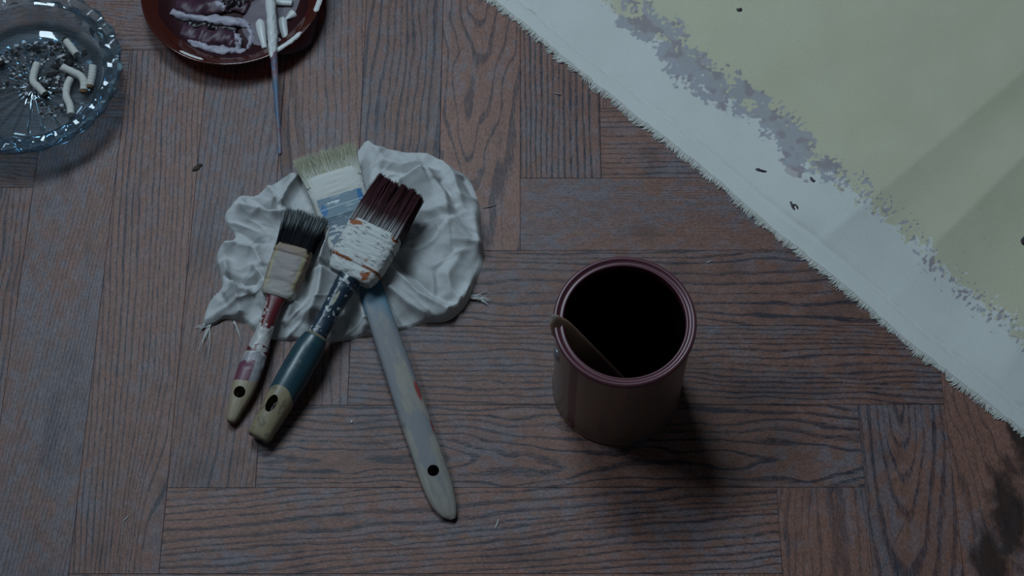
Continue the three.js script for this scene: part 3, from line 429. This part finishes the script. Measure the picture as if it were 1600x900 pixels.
// C: small brush with black bristles
{
  const C = brushBase('small_paintbrush', 'small paintbrush with black grey-tipped bristles, beige ferrule and red and white paint-streaked handle', [-226, 4.8, 117], [-169, 28, -56]);
  const HL = 118, T = tex(768, 192, (u, v) => {
    const s = u * HL, a = v * 2 * Math.PI, z = Math.cos(a) * 9, n = fbm(s / 8, z / 6 + a * 0.3, 401, 4), f = fbm(s / 3, a * 3, 405, 3), q = s + (n - 0.5) * 16;
    let c = [0.115, 0.012, 0.018];
    if (q < 84) c = mix3([0.5, 0.48, 0.45], [0.36, 0.35, 0.35], f);
    if (q < 66 && q > 60 && n > 0.4) c = [0.1, 0.02, 0.028];
    if (q < 58) c = mix3([0.36, 0.35, 0.36], [0.20, 0.19, 0.22], f);
    if (q < 52 && z < 3 && n > 0.3) c = mix3(c, [0.13, 0.02, 0.05], 0.9);
    if (s < 35 + (n - 0.5) * 4 + z * 0.25) c = mix3([0.37, 0.31, 0.2], [0.25, 0.2, 0.14], fbm(s / 12, a * 5, 415, 3));
    if (q > 84 && f > 0.62 && z < 0) c = [0.45, 0.43, 0.4];
    c = mix3(c, [0.07, 0.05, 0.04], sstep(5, 0, s) * 0.6); return c;
  });
  const hm = new THREE.MeshPhysicalMaterial({ map: T, roughness: 0.42, clearcoat: 0.25, clearcoatRoughness: 0.3, bumpMap: T, bumpScale: 0.0003, side: THREE.DoubleSide });
  const body = loft([{ s: 0, w: 3, t: 3, e: 2.4 }, { s: 2, w: 4, t: 4, e: 2.4 }, { s: 12, w: 6.2, t: 5.4, e: 2.4 }, { s: 26, w: 9, t: 6.4, e: 2.3 }, { s: 44, w: 10, t: 7, e: 2.2 }, { s: 62, w: 8.8, t: 6.8 }, { s: 78, w: 6.8, t: 6.2 }, { s: 90, w: 6.6, t: 6.2 }, { s: 102, w: 7.2, t: 6.4, e: 2.2 }, { s: 109, w: 9, t: 6.6, e: 2.4 }, { s: HL, w: 13, t: 6.6, e: 3 }], { na: 60, nl: 90, disp: (s, a) => s > 44 && s < 86 ? (fbm(s / 5, a * 2, 421, 3) - 0.5) * 1.1 : 0 });
  const hole = new THREE.CylinderGeometry(5.0, 4.4, 30, 36).translate(25, 3, -0.4);
  const h = cut(body, hole, hm, std(0.09, 0.045, 0.025, 0.7)); part('handle', h.geometry, h.material, C);
  const FT = tex(384, 384, (u, v) => {
    const s = 108 + u * 46, z = sq(v, 4) * 15.5, n = fbm(s / 6, z / 6, 431, 4);
    let c = mix3([0.215, 0.19, 0.185], [0.30, 0.26, 0.235], n);
    c = mix3(c, [0.18, 0.1, 0.055], sstep(10.5, 13, Math.abs(z) + (n - 0.5) * 5) * (z > 0 ? 0.85 : 0.4)); c = mix3(c, [0.36, 0.33, 0.19], sstep(2, 0.8, Math.abs(Math.abs(z) - 12.3 + (n - 0.5) * 3)) * 0.7);
    c = mix3(c, [0.23, 0.15, 0.1], sstep(144, 150, s + (n - 0.5) * 6) * 0.8); c = mix3(c, [0.36, 0.34, 0.31], sstep(120, 112, s + (n - 0.5) * 10) * 0.8);
    return c;
  });
  part('ferrule', loft([{ s: 109, w: 11.5, t: 6.6, e: 3 }, { s: 112, w: 13.6, t: 8, e: 3.4 }, { s: 118, w: 14.2, t: 8.4, e: 3.8 }, { s: 121, w: 14.4, t: 8, e: 3.8 }, { s: 124, w: 14.8, t: 8.6, e: 4 }, { s: 144, w: 15.6, t: 8.6, e: 4 }, { s: 146, w: 15.2, t: 8, e: 4 }, { s: 148, w: 15.8, t: 8.8, e: 4 }, { s: 152, w: 15.8, t: 8.6, e: 4 }, { s: 154, w: 15.2, t: 7.8, e: 4 }], { na: 72, nl: 60, disp: (s, a, w) => (fbm(s / 3, Math.cos(a) * w / 4, 441, 3) - 0.5) * 1.3 }), new THREE.MeshPhysicalMaterial({ map: FT, roughness: 0.6, side: THREE.DoubleSide }), C, 'beige paint-crusted ferrule');
  const blk = (t, u, r, i) => mix3([0.008, 0.008, 0.011], (i ?? 0) % 3 ? [0.2, 0.225, 0.23] : [0.06, 0.065, 0.07], sstep(0.52, 0.62, t));
  part('bristles', merged([core([{ s: 151, w: 14.6, t: 7.4, e: 3.6 }, { s: 168, w: 15, t: 7, e: 3 }, { s: 178, w: 15, t: 4, e: 3 }], (t) => mix3([0.008, 0.008, 0.01], [0.08, 0.09, 0.09], sstep(0.7, 0.95, t))), hairs(1100, 151, 185, [14.8, 7.8], [18, 8], blk, 47, { rad: 0.36, wave: 2.2, len: 0.12, segs: 7 })]), hairMat, C);
}

// ------------------------------------------------------------------ the paint tin with its stirring stick
{
  const H = 128, tin = thing('paint_tin', 'open paint tin with glossy plum rim and dark brown paint-stained side', 'paint tin', [82.9, 0, 89.2]);
  const lathe = (pts, n = 128) => new THREE.LatheGeometry(pts.map(([r, y]) => new THREE.Vector2(r, y)), n);
  const T = tex(1024, 256, (u, v) => {
    const a = u * 2 * Math.PI, y = v * H, n = fbm(u * 14, y / 22, 501, 4), f = fbm(u * 60, y / 5, 505, 3);
    let c = mix3([0.16, 0.098, 0.066], [0.25, 0.155, 0.105], n);
    c = mix3(c, [0.11, 0.115, 0.125], sstep(0.55, 0.7, f) * 0.4 + sstep(0.25, 0.75, vn(u * 9, 2, 3)) * 0.2);
    const drip = (da, w, y0, y1) => { const k = Math.abs(((u - da + 1.5) % 1) - 0.5) / w; return sstep(1.1, 0.7, k + (n - 0.5) * 0.6) * sstep(y0, y0 + 8, y) * (y < y1 ? 1 : 0); };
    c = mix3(c, [0.085, 0.012, 0.012], Math.max(drip(0.862, 0.012, 40, 122), drip(0.872, 0.006, 24, 80), drip(0.19, 0.01, 60, 125), drip(0.165, 0.005, 50, 125)) * 0.95);
    c = mix3(c, [0.03, 0.08, 0.13], sstep(1, 0.6, Math.hypot((u - 0.055) / 0.03, (y - 36) / 9) + (f - 0.5) * 0.8) * 0.7);
    c = mix3(c, [0.22, 0.23, 0.24], sstep(1, 0.6, Math.hypot((u - 0.105) / 0.03, (y - 12) / 9) + (f - 0.5) * 0.7) * 0.55);
    return c;
  });
  part('can_body', lathe([[0, 1.2], [47, 1.2], [49, 0], [51.4, 0.2], [52, 2], [51, 4], [50.8, 6], [51, 60], [51, 118], [50, 121], [48, 122], [46.5, 121], [46.8, 116], [49.8, 112], [49.8, 6], [48, 3], [0, 3]]), new THREE.MeshPhysicalMaterial({ map: T, roughness: 0.4, metalness: 0.25, clearcoat: 0.4, clearcoatRoughness: 0.3, side: THREE.DoubleSide }), tin);
  const rimPts = []; const arc = (cr, cy, r, a0, a1, n = 8) => { for (let i = 0; i <= n; i++) { const a = lerp(a0, a1, i / n); rimPts.push([cr + r * Math.cos(a), cy + r * Math.sin(a)]); } };
  arc(51.1, 125.8, 2.2, -1.9, 2.2, 14); rimPts.push([49.2, 126.6], [47.9, 126.2]); arc(46.4, 125.5, 1.15, 1.1, 3.6, 10); rimPts.push([45.3, 119]); rimPts.push([46.2, 118]); rimPts.push([48, 121]); rimPts.push(rimPts[0]);
  part('rim', lathe(rimPts.reverse(), 160), new THREE.MeshPhysicalMaterial({ color: new THREE.Color().setRGB(0.085, 0.02, 0.03), roughness: 0.42, clearcoat: 0.35, clearcoatRoughness: 0.25, side: THREE.DoubleSide }), tin, 'glossy plum-coloured rim');
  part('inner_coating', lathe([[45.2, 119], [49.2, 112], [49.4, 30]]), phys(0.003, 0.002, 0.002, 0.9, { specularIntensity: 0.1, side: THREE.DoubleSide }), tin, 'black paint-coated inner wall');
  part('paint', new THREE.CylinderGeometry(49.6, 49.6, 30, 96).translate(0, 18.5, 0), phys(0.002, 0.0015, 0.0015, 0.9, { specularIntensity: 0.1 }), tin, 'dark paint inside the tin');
  for (const a of [2.93, -0.35]) { const g = new THREE.SphereGeometry(6, 24, 12, 0, Math.PI * 2, 0, Math.PI / 2).scale(1, 0.55, 1).rotateZ(-Math.PI / 2).translate(50.4, 92, 0).rotateY(-a); part('bail_ear', merged([g]), phys(0.35, 0.36, 0.37, 0.3, { metalness: 0.8 }), tin, 'small round handle ear'); }
  // stick
  const a = V3(29.5, 131.5, 90), b = V3(92, 36, 116), X = b.clone().sub(a), L = X.length(); X.normalize();
  const W = V3(-0.15, 0.35, 1), Y = V3().crossVectors(V3().crossVectors(X, V3(0.1, 0.9, 0.43)), X).normalize(), Z = V3().crossVectors(X, Y);
  const st = thing('stirring_stick', 'brown wooden stirring stick leaning out over the left rim of the tin', 'stick', [a.x, a.y, a.z]);
  st.setRotationFromMatrix(new THREE.Matrix4().makeBasis(X, Y, Z));
  const WT2 = tex(256, 64, (u, v) => { const s = u * L, f = fbm(s / 20, v * 16, 601, 3); let c = mix3([0.36, 0.21, 0.14], [0.22, 0.125, 0.085], f); c = mix3(c, [0.33, 0.3, 0.27], sstep(4, 0.5, s + (f - 0.5) * 3) * 0.9); return mix3(c, [0.05, 0.016, 0.012], sstep(28, 60, s) * 0.7); });
  part('paddle', loft([{ s: -3, w: 2.2, t: 1.2, e: 2.4, z: -2 }, { s: 1, w: 4.6, t: 1.9, e: 2.6, z: -1 }, { s: 10, w: 7.8, t: 2.4, e: 3 }, { s: 22, w: 8.4, t: 2.6, e: 3.2 }, { s: L - 4, w: 8, t: 2.4, e: 3.2 }, { s: L, w: 6, t: 2, e: 3 }], { na: 32, nl: 40 }), new THREE.MeshPhysicalMaterial({ map: WT2, roughness: 0.6, bumpMap: WT2, bumpScale: 0.0003, side: THREE.DoubleSide }), st);
}

// ------------------------------------------------------------------ the glass ashtray, ash and butts
{
  const AX = -417, AZ = -203;
  const tray = thing('glass_ashtray', 'round cut-glass ashtray with faceted rim and starburst base holding cigarette butts', 'ashtray', [AX, 0, AZ]);
  const N = 480, LOB = 24, tri = (a, ph = 0) => { const q = (((a / (2 * Math.PI)) * LOB + ph) % 1 + 1) % 1; return Math.abs(q - 0.5) * 2; };
  const groove = (a, r) => { const q = (((a / (2 * Math.PI)) * 22) % 1 + 1) % 1, d = Math.abs(q - 0.5) / 22 * 2 * Math.PI * r; return Math.max(0, 1 - d / 1.3) * sstep(5, 12, r) * sstep(51, 46, r); };
  const P = []; const add = (r, y, fr = () => 0, fy = () => 0) => P.push([r, y, fr, fy]);
  for (let i = 1; i <= 11; i++) { const r = i * 4.6; add(r, 1, () => 0, (a) => 1.7 * groove(a, r)); }
  add(53, 0); add(57, 0.1); add(60, 2.5, (a) => 1.2 * tri(a)); add(66, 9, (a) => -1.6 * tri(a, 0.5)); add(71, 15, (a) => 2.0 * tri(a)); add(76, 21, (a) => -2.2 * tri(a, 0.5)); add(82.5, 27.5, (a) => 2.4 * tri(a) - 1.4); add(83, 30.2, (a) => 2.2 * tri(a) - 1.6, (a) => 1.6 * tri(a)); add(79.5, 31.8, (a) => 1.4 * tri(a, 0.5), (a) => 1.4 * tri(a)); add(74.5, 30, () => 0, (a) => 1.6 * tri(a, 0.5)); add(70, 31.2, (a) => 0.6 * tri(a)); add(68, 30.6); add(66.2, 28); add(62.5, 20); add(58.5, 12.5); add(55, 8.8); add(50, 7.4);
  for (let i = 10; i >= 1; i--) add(i * 4.6, 7 - 0.02 * (10 - i));
  const pos = [0, 1, 0], idx = [], M = P.length;
  for (const [r, y, fr, fy] of P) for (let j = 0; j < N; j++) { const a = (j / N) * 2 * Math.PI, rr = r + fr(a); pos.push(rr * Math.cos(a), y + fy(a), rr * Math.sin(a)); }
  pos.push(0, 6.8, 0); const last = pos.length / 3 - 1;
  for (let j = 0; j < N; j++) { const k = (j + 1) % N; idx.push(0, 1 + j, 1 + k); for (let i = 0; i < M - 1; i++) { const a = 1 + i * N + j, b = 1 + i * N + k; idx.push(a, a + N, b, b, a + N, b + N); } idx.push(last, 1 + (M - 1) * N + k, 1 + (M - 1) * N + j); }
  let g = new THREE.BufferGeometry(); g.setAttribute('position', new THREE.Float32BufferAttribute(pos, 3)); g.setIndex(idx); g = toCreasedNormals(g, 0.3);
  part('dish', g, phys(0.86, 0.95, 1, 0.04, { transmission: 0.965, ior: 1.5, thickness: 6, attenuationColor: new THREE.Color(0.55, 0.74, 0.86), attenuationDistance: 0.022 }), tray);
  const r = rng(91), list = [];
  for (let i = 0; i < 900; i++) { const t = r(), ang = r() * 6.28, rad = 46 * Math.sqrt(r()), x = Math.cos(ang) * rad, z = Math.sin(ang) * rad; if (vn(x / 14 + 5, z / 14, 12) + (x > 0 ? 0.15 : 0) - z / 160 < 0.5) continue; const k = 0.4 + 1.5 * r() * r(), tone = t < 0.5 ? 0.015 : t < 0.75 ? 0.16 : 0.42; list.push(paintGeo(blob(x, 7.2 + k * 0.35, z, k * 1.2, k * 0.5, k, i, 0.5, 1), [tone, tone, tone * 1.05])); }
  for (const [x, z] of [[26, -26], [30, -22], [-2, -36], [20, -20], [42, -30], [-44, -18], [10, 2], [16, -8]]) for (let i = 0; i < 5; i++) list.push(paintGeo(blob(x + (r() - 0.5) * 6, 8.2, z + (r() - 0.5) * 5, 1.2 + r() * 1.8, 1, 1 + r() * 1.6, i + 3, 0.5, 1), [0.012, 0.012, 0.014]));
  solo('ash', merged(list), std(1, 1, 1, 0.95, { vertexColors: true }), 'loose black and grey ash scattered over the glass ashtray base', 'ash', [AX, 0, AZ], null, 'stuff');
  const paper = std(0.55, 0.54, 0.5, 0.85, { bumpMap: weaveTex, bumpScale: 0.0002 }), char = std(0.015, 0.012, 0.011, 0.95), toasted = std(0.16, 0.08, 0.035, 0.9);
  const butt = (pts, label, mat = char, burn = true) => {
    const c = curve(pts), b = thing('cigarette_butt', label, 'cigarette butt', [pts[0][0], 0, pts[0][2]], 'cigarette butts in the ashtray'), mv = (q) => q.translate(-pts[0][0], 0, -pts[0][2]);
    const e = c.getPoint(1), d = c.getTangent(1);
    part('paper', mv(tube(c, (t) => 3.3 + 0.12 * Math.sin(t * 40) + 0.25 * (vn(t * 9, 1, pts[0][0] | 0) - 0.5), { n: 40, na: 16 })), paper, b);
    if (burn) part('burnt_tip', mv(tube([[e.x - d.x * 0.4, e.y, e.z - d.z * 0.4], [e.x + d.x * 1, e.y, e.z + d.z * 1], [e.x + d.x * 2.4, e.y - 0.3, e.z + d.z * 2.4]], (t) => 3.5 - 0.9 * t, { n: 8, na: 14, rough: 0.25, seed: 3 })), mat, b);
  };
  butt([[-414, 11.4, -222], [-416, 11, -211], [-415.5, 11, -203], [-410, 11, -197], [-404, 11, -190]], 'bent white cigarette butt nearest the middle of the ashtray, burnt end pointing down right');
  butt([[-390, 15, -215], [-380, 15.5, -209.5], [-373, 15, -205], [-370, 14, -199], [-370, 13, -192]], 'hooked white cigarette butt curling over its neighbours, brown burnt end down', toasted);
  butt([[-383, 11, -206], [-385.5, 11, -198], [-385, 11, -187], [-381, 11.4, -178], [-379, 12, -168]], 'long curved cigarette butt without a burnt end, lying closest to the front rim', char, false);
  butt([[-363, 17, -215], [-363.5, 15, -206], [-365, 13, -197]], 'short straight cigarette butt standing against the right wall of the ashtray', toasted);
  butt([[-380, 12, -230], [-385, 11.6, -237], [-391, 11.4, -245]], 'short slanting cigarette butt towards the back of the ashtray');
  butt([[-462, 12, -238], [-454, 11.5, -231], [-446, 11.2, -223]], 'cigarette butt cut off by the left edge of the picture');
}

// ------------------------------------------------------------------ the red glass saucer used as a palette
{
  const SX = -244, SZ = -291;
  const dish = thing('palette_saucer', 'dark red-brown glass saucer used as a paint palette', 'saucer', [SX, 0, SZ]);
  const pts = [[0, 2.2], [44, 2.2], [46, 0], [49, 0], [50, 2], [60, 6], [71, 13], [80, 20], [82, 22.4], [81.4, 23.4], [79.6, 23.2], [72, 17.4], [64, 10.4], [56, 6.6], [48, 5.4], [0, 5.2]];
  part('dish', new THREE.LatheGeometry(pts.map(([a, b]) => new THREE.Vector2(a, b)), 160), phys(1, 1, 1, 0.08, { transmission: 0.75, ior: 1.5, thickness: 4, attenuationColor: new THREE.Color(0.5, 0.06, 0.03), attenuationDistance: 0.004, color: new THREE.Color(0.22, 0.05, 0.035) }), dish);
  const prof = (r) => r < 48 ? 5.4 : r < 56 ? lerp(5.4, 6.6, (r - 48) / 8) : r < 64 ? lerp(6.6, 10.4, (r - 56) / 8) : lerp(10.4, 17.4, (r - 64) / 8);
  const wet = (r, g, b, rough = 0.3) => phys(r, g, b, rough, { specularIntensity: 0.5, clearcoat: 0.15, clearcoatRoughness: 0.3, side: THREE.DoubleSide });
  const rel = (p, y) => p.map(([x, z, h]) => [x - SX, h ?? y, z - SZ]);
  const disc = (f, y, rMax, fill) => { const pos = [0, y, 0], idx = [], n = 96, m = 10; for (let i = 1; i <= m; i++) for (let j = 0; j < n; j++) { const a = (j / n) * 6.28318, r = f(a) * i / m; pos.push(r * Math.cos(a), fill(r, a, i === m), r * Math.sin(a)); } for (let j = 0; j < n; j++) { const k = (j + 1) % n; idx.push(0, 1 + k, 1 + j); for (let i = 0; i < m - 1; i++) { const a = 1 + i * n + j, b = 1 + i * n + k; idx.push(a, b, a + n, b, b + n, a + n); } } const g = new THREE.BufferGeometry(); g.setAttribute('position', new THREE.Float32BufferAttribute(pos, 3)); g.setIndex(idx); g.setAttribute('uv', new THREE.Float32BufferAttribute(new Float32Array(pos.length / 3 * 2), 2)); g.computeVertexNormals(); return g; };
  part('maroon_paint', disc((a) => 66.5 + 2.5 * Math.sin(a * 5), 7.4, 60, (r, a, e) => { const y = prof(r); return e ? y + 0.2 : Math.max(y + 0.9, 7.4) + (fbm(r / 12, a * 2.2, 7, 3) - 0.5) * 1.4; }), phys(0.024, 0.005, 0.007, 0.5, { specularIntensity: 0.3, side: THREE.DoubleSide }), dish, 'dark maroon paint pool');
  part('lilac_paint', disc((a) => 33 + 6 * vn(a * 3 + 2, 2, 6), 8.4, 30, (r, a, e) => e ? 6.4 : 8.3 + (fbm(r / 8, a * 2, 9, 3) - 0.5) * 1.2).translate(42, 0, 26).scale(0.95, 1, 1), wet(0.13, 0.105, 0.13, 0.55), dish, 'smooth lilac-grey paint');
  const smear = (name, p, w, h, c, seed, rough = 0.6) => part(name, tube(rel(p, 8.6), (t) => w * (0.55 + 0.45 * Math.sin(Math.PI * clamp(t * 0.9 + 0.08))) , { n: 34, na: 12, flat: h / w, seed, rough }), c, dish);
  const lilacW = wet(0.34, 0.32, 0.38, 0.4), whiteP = wet(0.56, 0.57, 0.56), darkP = wet(0.010, 0.005, 0.008, 0.3), plum = wet(0.05, 0.018, 0.034, 0.45);
  smear('plum_paint', [[-297, -285], [-275, -280], [-250, -285], [-232, -278]], 9, 4, plum, 3);
  smear('plum_paint', [[-290, -256], [-270, -251], [-250, -246], [-238, -242]], 11, 4.5, plum, 4);
  smear('dark_paint', [[-284, -262], [-262, -257], [-240, -254]], 6, 5, darkP, 5);
  smear('dark_paint', [[-256, -286], [-244, -282], [-232, -287]], 6, 5, darkP, 6);
  smear('lilac_smear', [[-300, -276], [-284, -269], [-264, -266], [-242, -263], [-230, -260]], 4.6, 4, lilacW, 11, 0.9);
  smear('lilac_smear', [[-283, -244], [-264, -236], [-246, -232], [-231, -233]], 4.4, 4, lilacW, 12, 0.9);
  smear('lilac_smear', [[-232, -260], [-227, -248], [-230, -234]], 2.4, 3, lilacW, 13, 0.8);
  smear('lilac_smear', [[-243, -252], [-238, -243], [-241, -231]], 3.2, 3.4, lilacW, 14, 0.9);
  smear('lilac_smear', [[-266, -288], [-256, -281], [-246, -277]], 4, 3.6, lilacW, 15, 0.5);
  const bl = (p, r0, r1) => part('white_paint_blob', tube(rel(p, 10.2), (t) => lerp(r0, r1, sstep(0.25, 1, t)) * Math.sqrt(clamp(t * 6 + 0.15)), { n: 22, na: 14, flat: 0.7 }), whiteP, dish);
  bl([[-189, -272], [-193, -268.5], [-199, -263]], 4.2, 0.7); bl([[-200.5, -267], [-199, -256], [-196, -244]], 4.0, 3.2); bl([[-220.5, -265], [-218, -250], [-214.5, -234]], 4.4, 2.6); bl([[-206, -243], [-202, -240], [-198, -238]], 4, 3); bl([[-208, -284], [-202, -283], [-192, -282]], 3.5, 3);
  const rimArc = (a0, a1, r, w, y) => { const p = []; for (let i = 0; i <= 8; i++) { const a = lerp(a0, a1, i / 8); p.push([r * Math.cos(a), y, r * Math.sin(a)]); } return part('rim_paint', tube(p, (t) => w * Math.sqrt(clamp(8 * Math.min(t, 1 - t) + 0.1)), { n: 26, na: 8, flat: 0.45, seed: 4, rough: 0.2 }), whiteP, dish, 'white paint dried on the rim'); };
  rimArc(0.66, 1.06, 79.5, 2.2, 23); rimArc(0.15, 0.36, 79.5, 2.4, 23); rimArc(1.85, 2.15, 78.8, 1.7, 22.4);
  // thin brush across the rim
  const tail = [-192, 37, -110], head = [-216, 13.5, -330];
  const b = brushBase('thin_artist_brush', 'thin artist brush resting across the saucer rim, its upper half caked in white paint', tail, head), L = Math.hypot(24, 23.5, 220);
  const HT = tex(512, 32, (u, v) => { const s = u * 150, n = fbm(s / 9, v * 5, 701, 3); let c = mix3([0.20, 0.17, 0.19], [0.11, 0.10, 0.14], n); c = mix3(c, [0.06, 0.13, 0.22], sstep(0.5, 0.6, fbm(s / 14, v * 4 + 9, 703, 3)) * 0.8); c = mix3(c, [0.16, 0.06, 0.07], sstep(0.56, 0.64, fbm(s / 8, v * 4 + 3, 705, 3)) * 0.7); return c; });
  part('handle', loft([{ s: 0, w: 1.5, t: 1.5 }, { s: 1, w: 1.9, t: 1.9 }, { s: 40, w: 2.1, t: 2.1 }, { s: 90, w: 2.9, t: 2.9 }, { s: 120, w: 3.2, t: 3.2 }, { s: 150, w: 2.8, t: 2.8 }], { na: 20, nl: 60 }), new THREE.MeshPhysicalMaterial({ map: HT, roughness: 0.45, clearcoat: 0.3, side: THREE.DoubleSide }), b);
  part('paint_crust', loft([{ s: 104, w: 1.5, t: 1.5, y: 1.4, z: -1.4 }, { s: 112, w: 3.6, t: 3, y: 1, z: -0.8 }, { s: 128, w: 4.4, t: 4 }, { s: 150, w: 4.4, t: 4.2 }, { s: 176, w: 4.6, t: 4.4 }], { na: 28, nl: 60, disp: (s, a) => (fbm(s / 4, a * 1.5, 711, 3) - 0.5) * 1.9 }), whiteP, b, 'white paint caked on the shaft');
  part('bristles', hairs(160, 172, L, [3, 3], [2.4, 2], () => [0.4, 0.4, 0.38], 73, { rad: 0.3, wave: 0.5 }), hairMat, b);
}

// ------------------------------------------------------------------ crumbs on the floor
{
  const pale = std(0.6, 0.62, 0.62, 0.8);
  const sliver = (x, z, ang, l, w, label, m = pale) => solo('splinter', tube([[-l * Math.cos(ang), 0.5, -l * Math.sin(ang)], [0, 0.7, 0.4], [l * Math.cos(ang), 0.5, l * Math.sin(ang)]], (t) => w * (0.4 + Math.sin(Math.PI * t)), { n: 8, na: 6 }), m, label, 'splinter', [x, 0, z]);
  sliver(-304, 193, -0.9, 3.2, 0.32, 'thin pale splinter lying on the floorboard near the lower left corner');
  sliver(-15, 203, -1.2, 4.4, 0.34, 'pale splinter on the floorboard to the right of the long handle end');
  sliver(165, -21, -0.5, 2.6, 0.3, 'tiny pale splinter on the floor right of the paint tin rim');
  sliver(43, -188, 0.25, 4.0, 0.4, 'pale smeared splinter on the upright boards near the canvas fringe', std(0.3, 0.29, 0.29, 0.8));
  sliver(-18, -77, -0.25, 7, 0.3, 'fine curved fibre on the floor just right of the rag', std(0.26, 0.24, 0.23, 0.8));
  solo('crumb', blob(0, 0.6, 0, 1, 0.6, 0.9, 5, 0.4, 1), pale, 'white crumb on the floor between the teal grip and the long handle', 'crumb', [-130, 0, 116]);
  const leaf = merged([blob(0, 0.8, 0, 4.4, 0.7, 2, 6, 0.5, 2).rotateY(0.7), blob(2.4, 1.1, -2, 2.4, 0.6, 1.2, 8, 0.5, 2)]);
  solo('leaf_scrap', leaf, std(0.045, 0.028, 0.02, 0.8), 'curled dark brown scrap on the floor upper left of the rag', 'scrap', [-269, 0, -120]);
}
renderer.render(scene, camera);
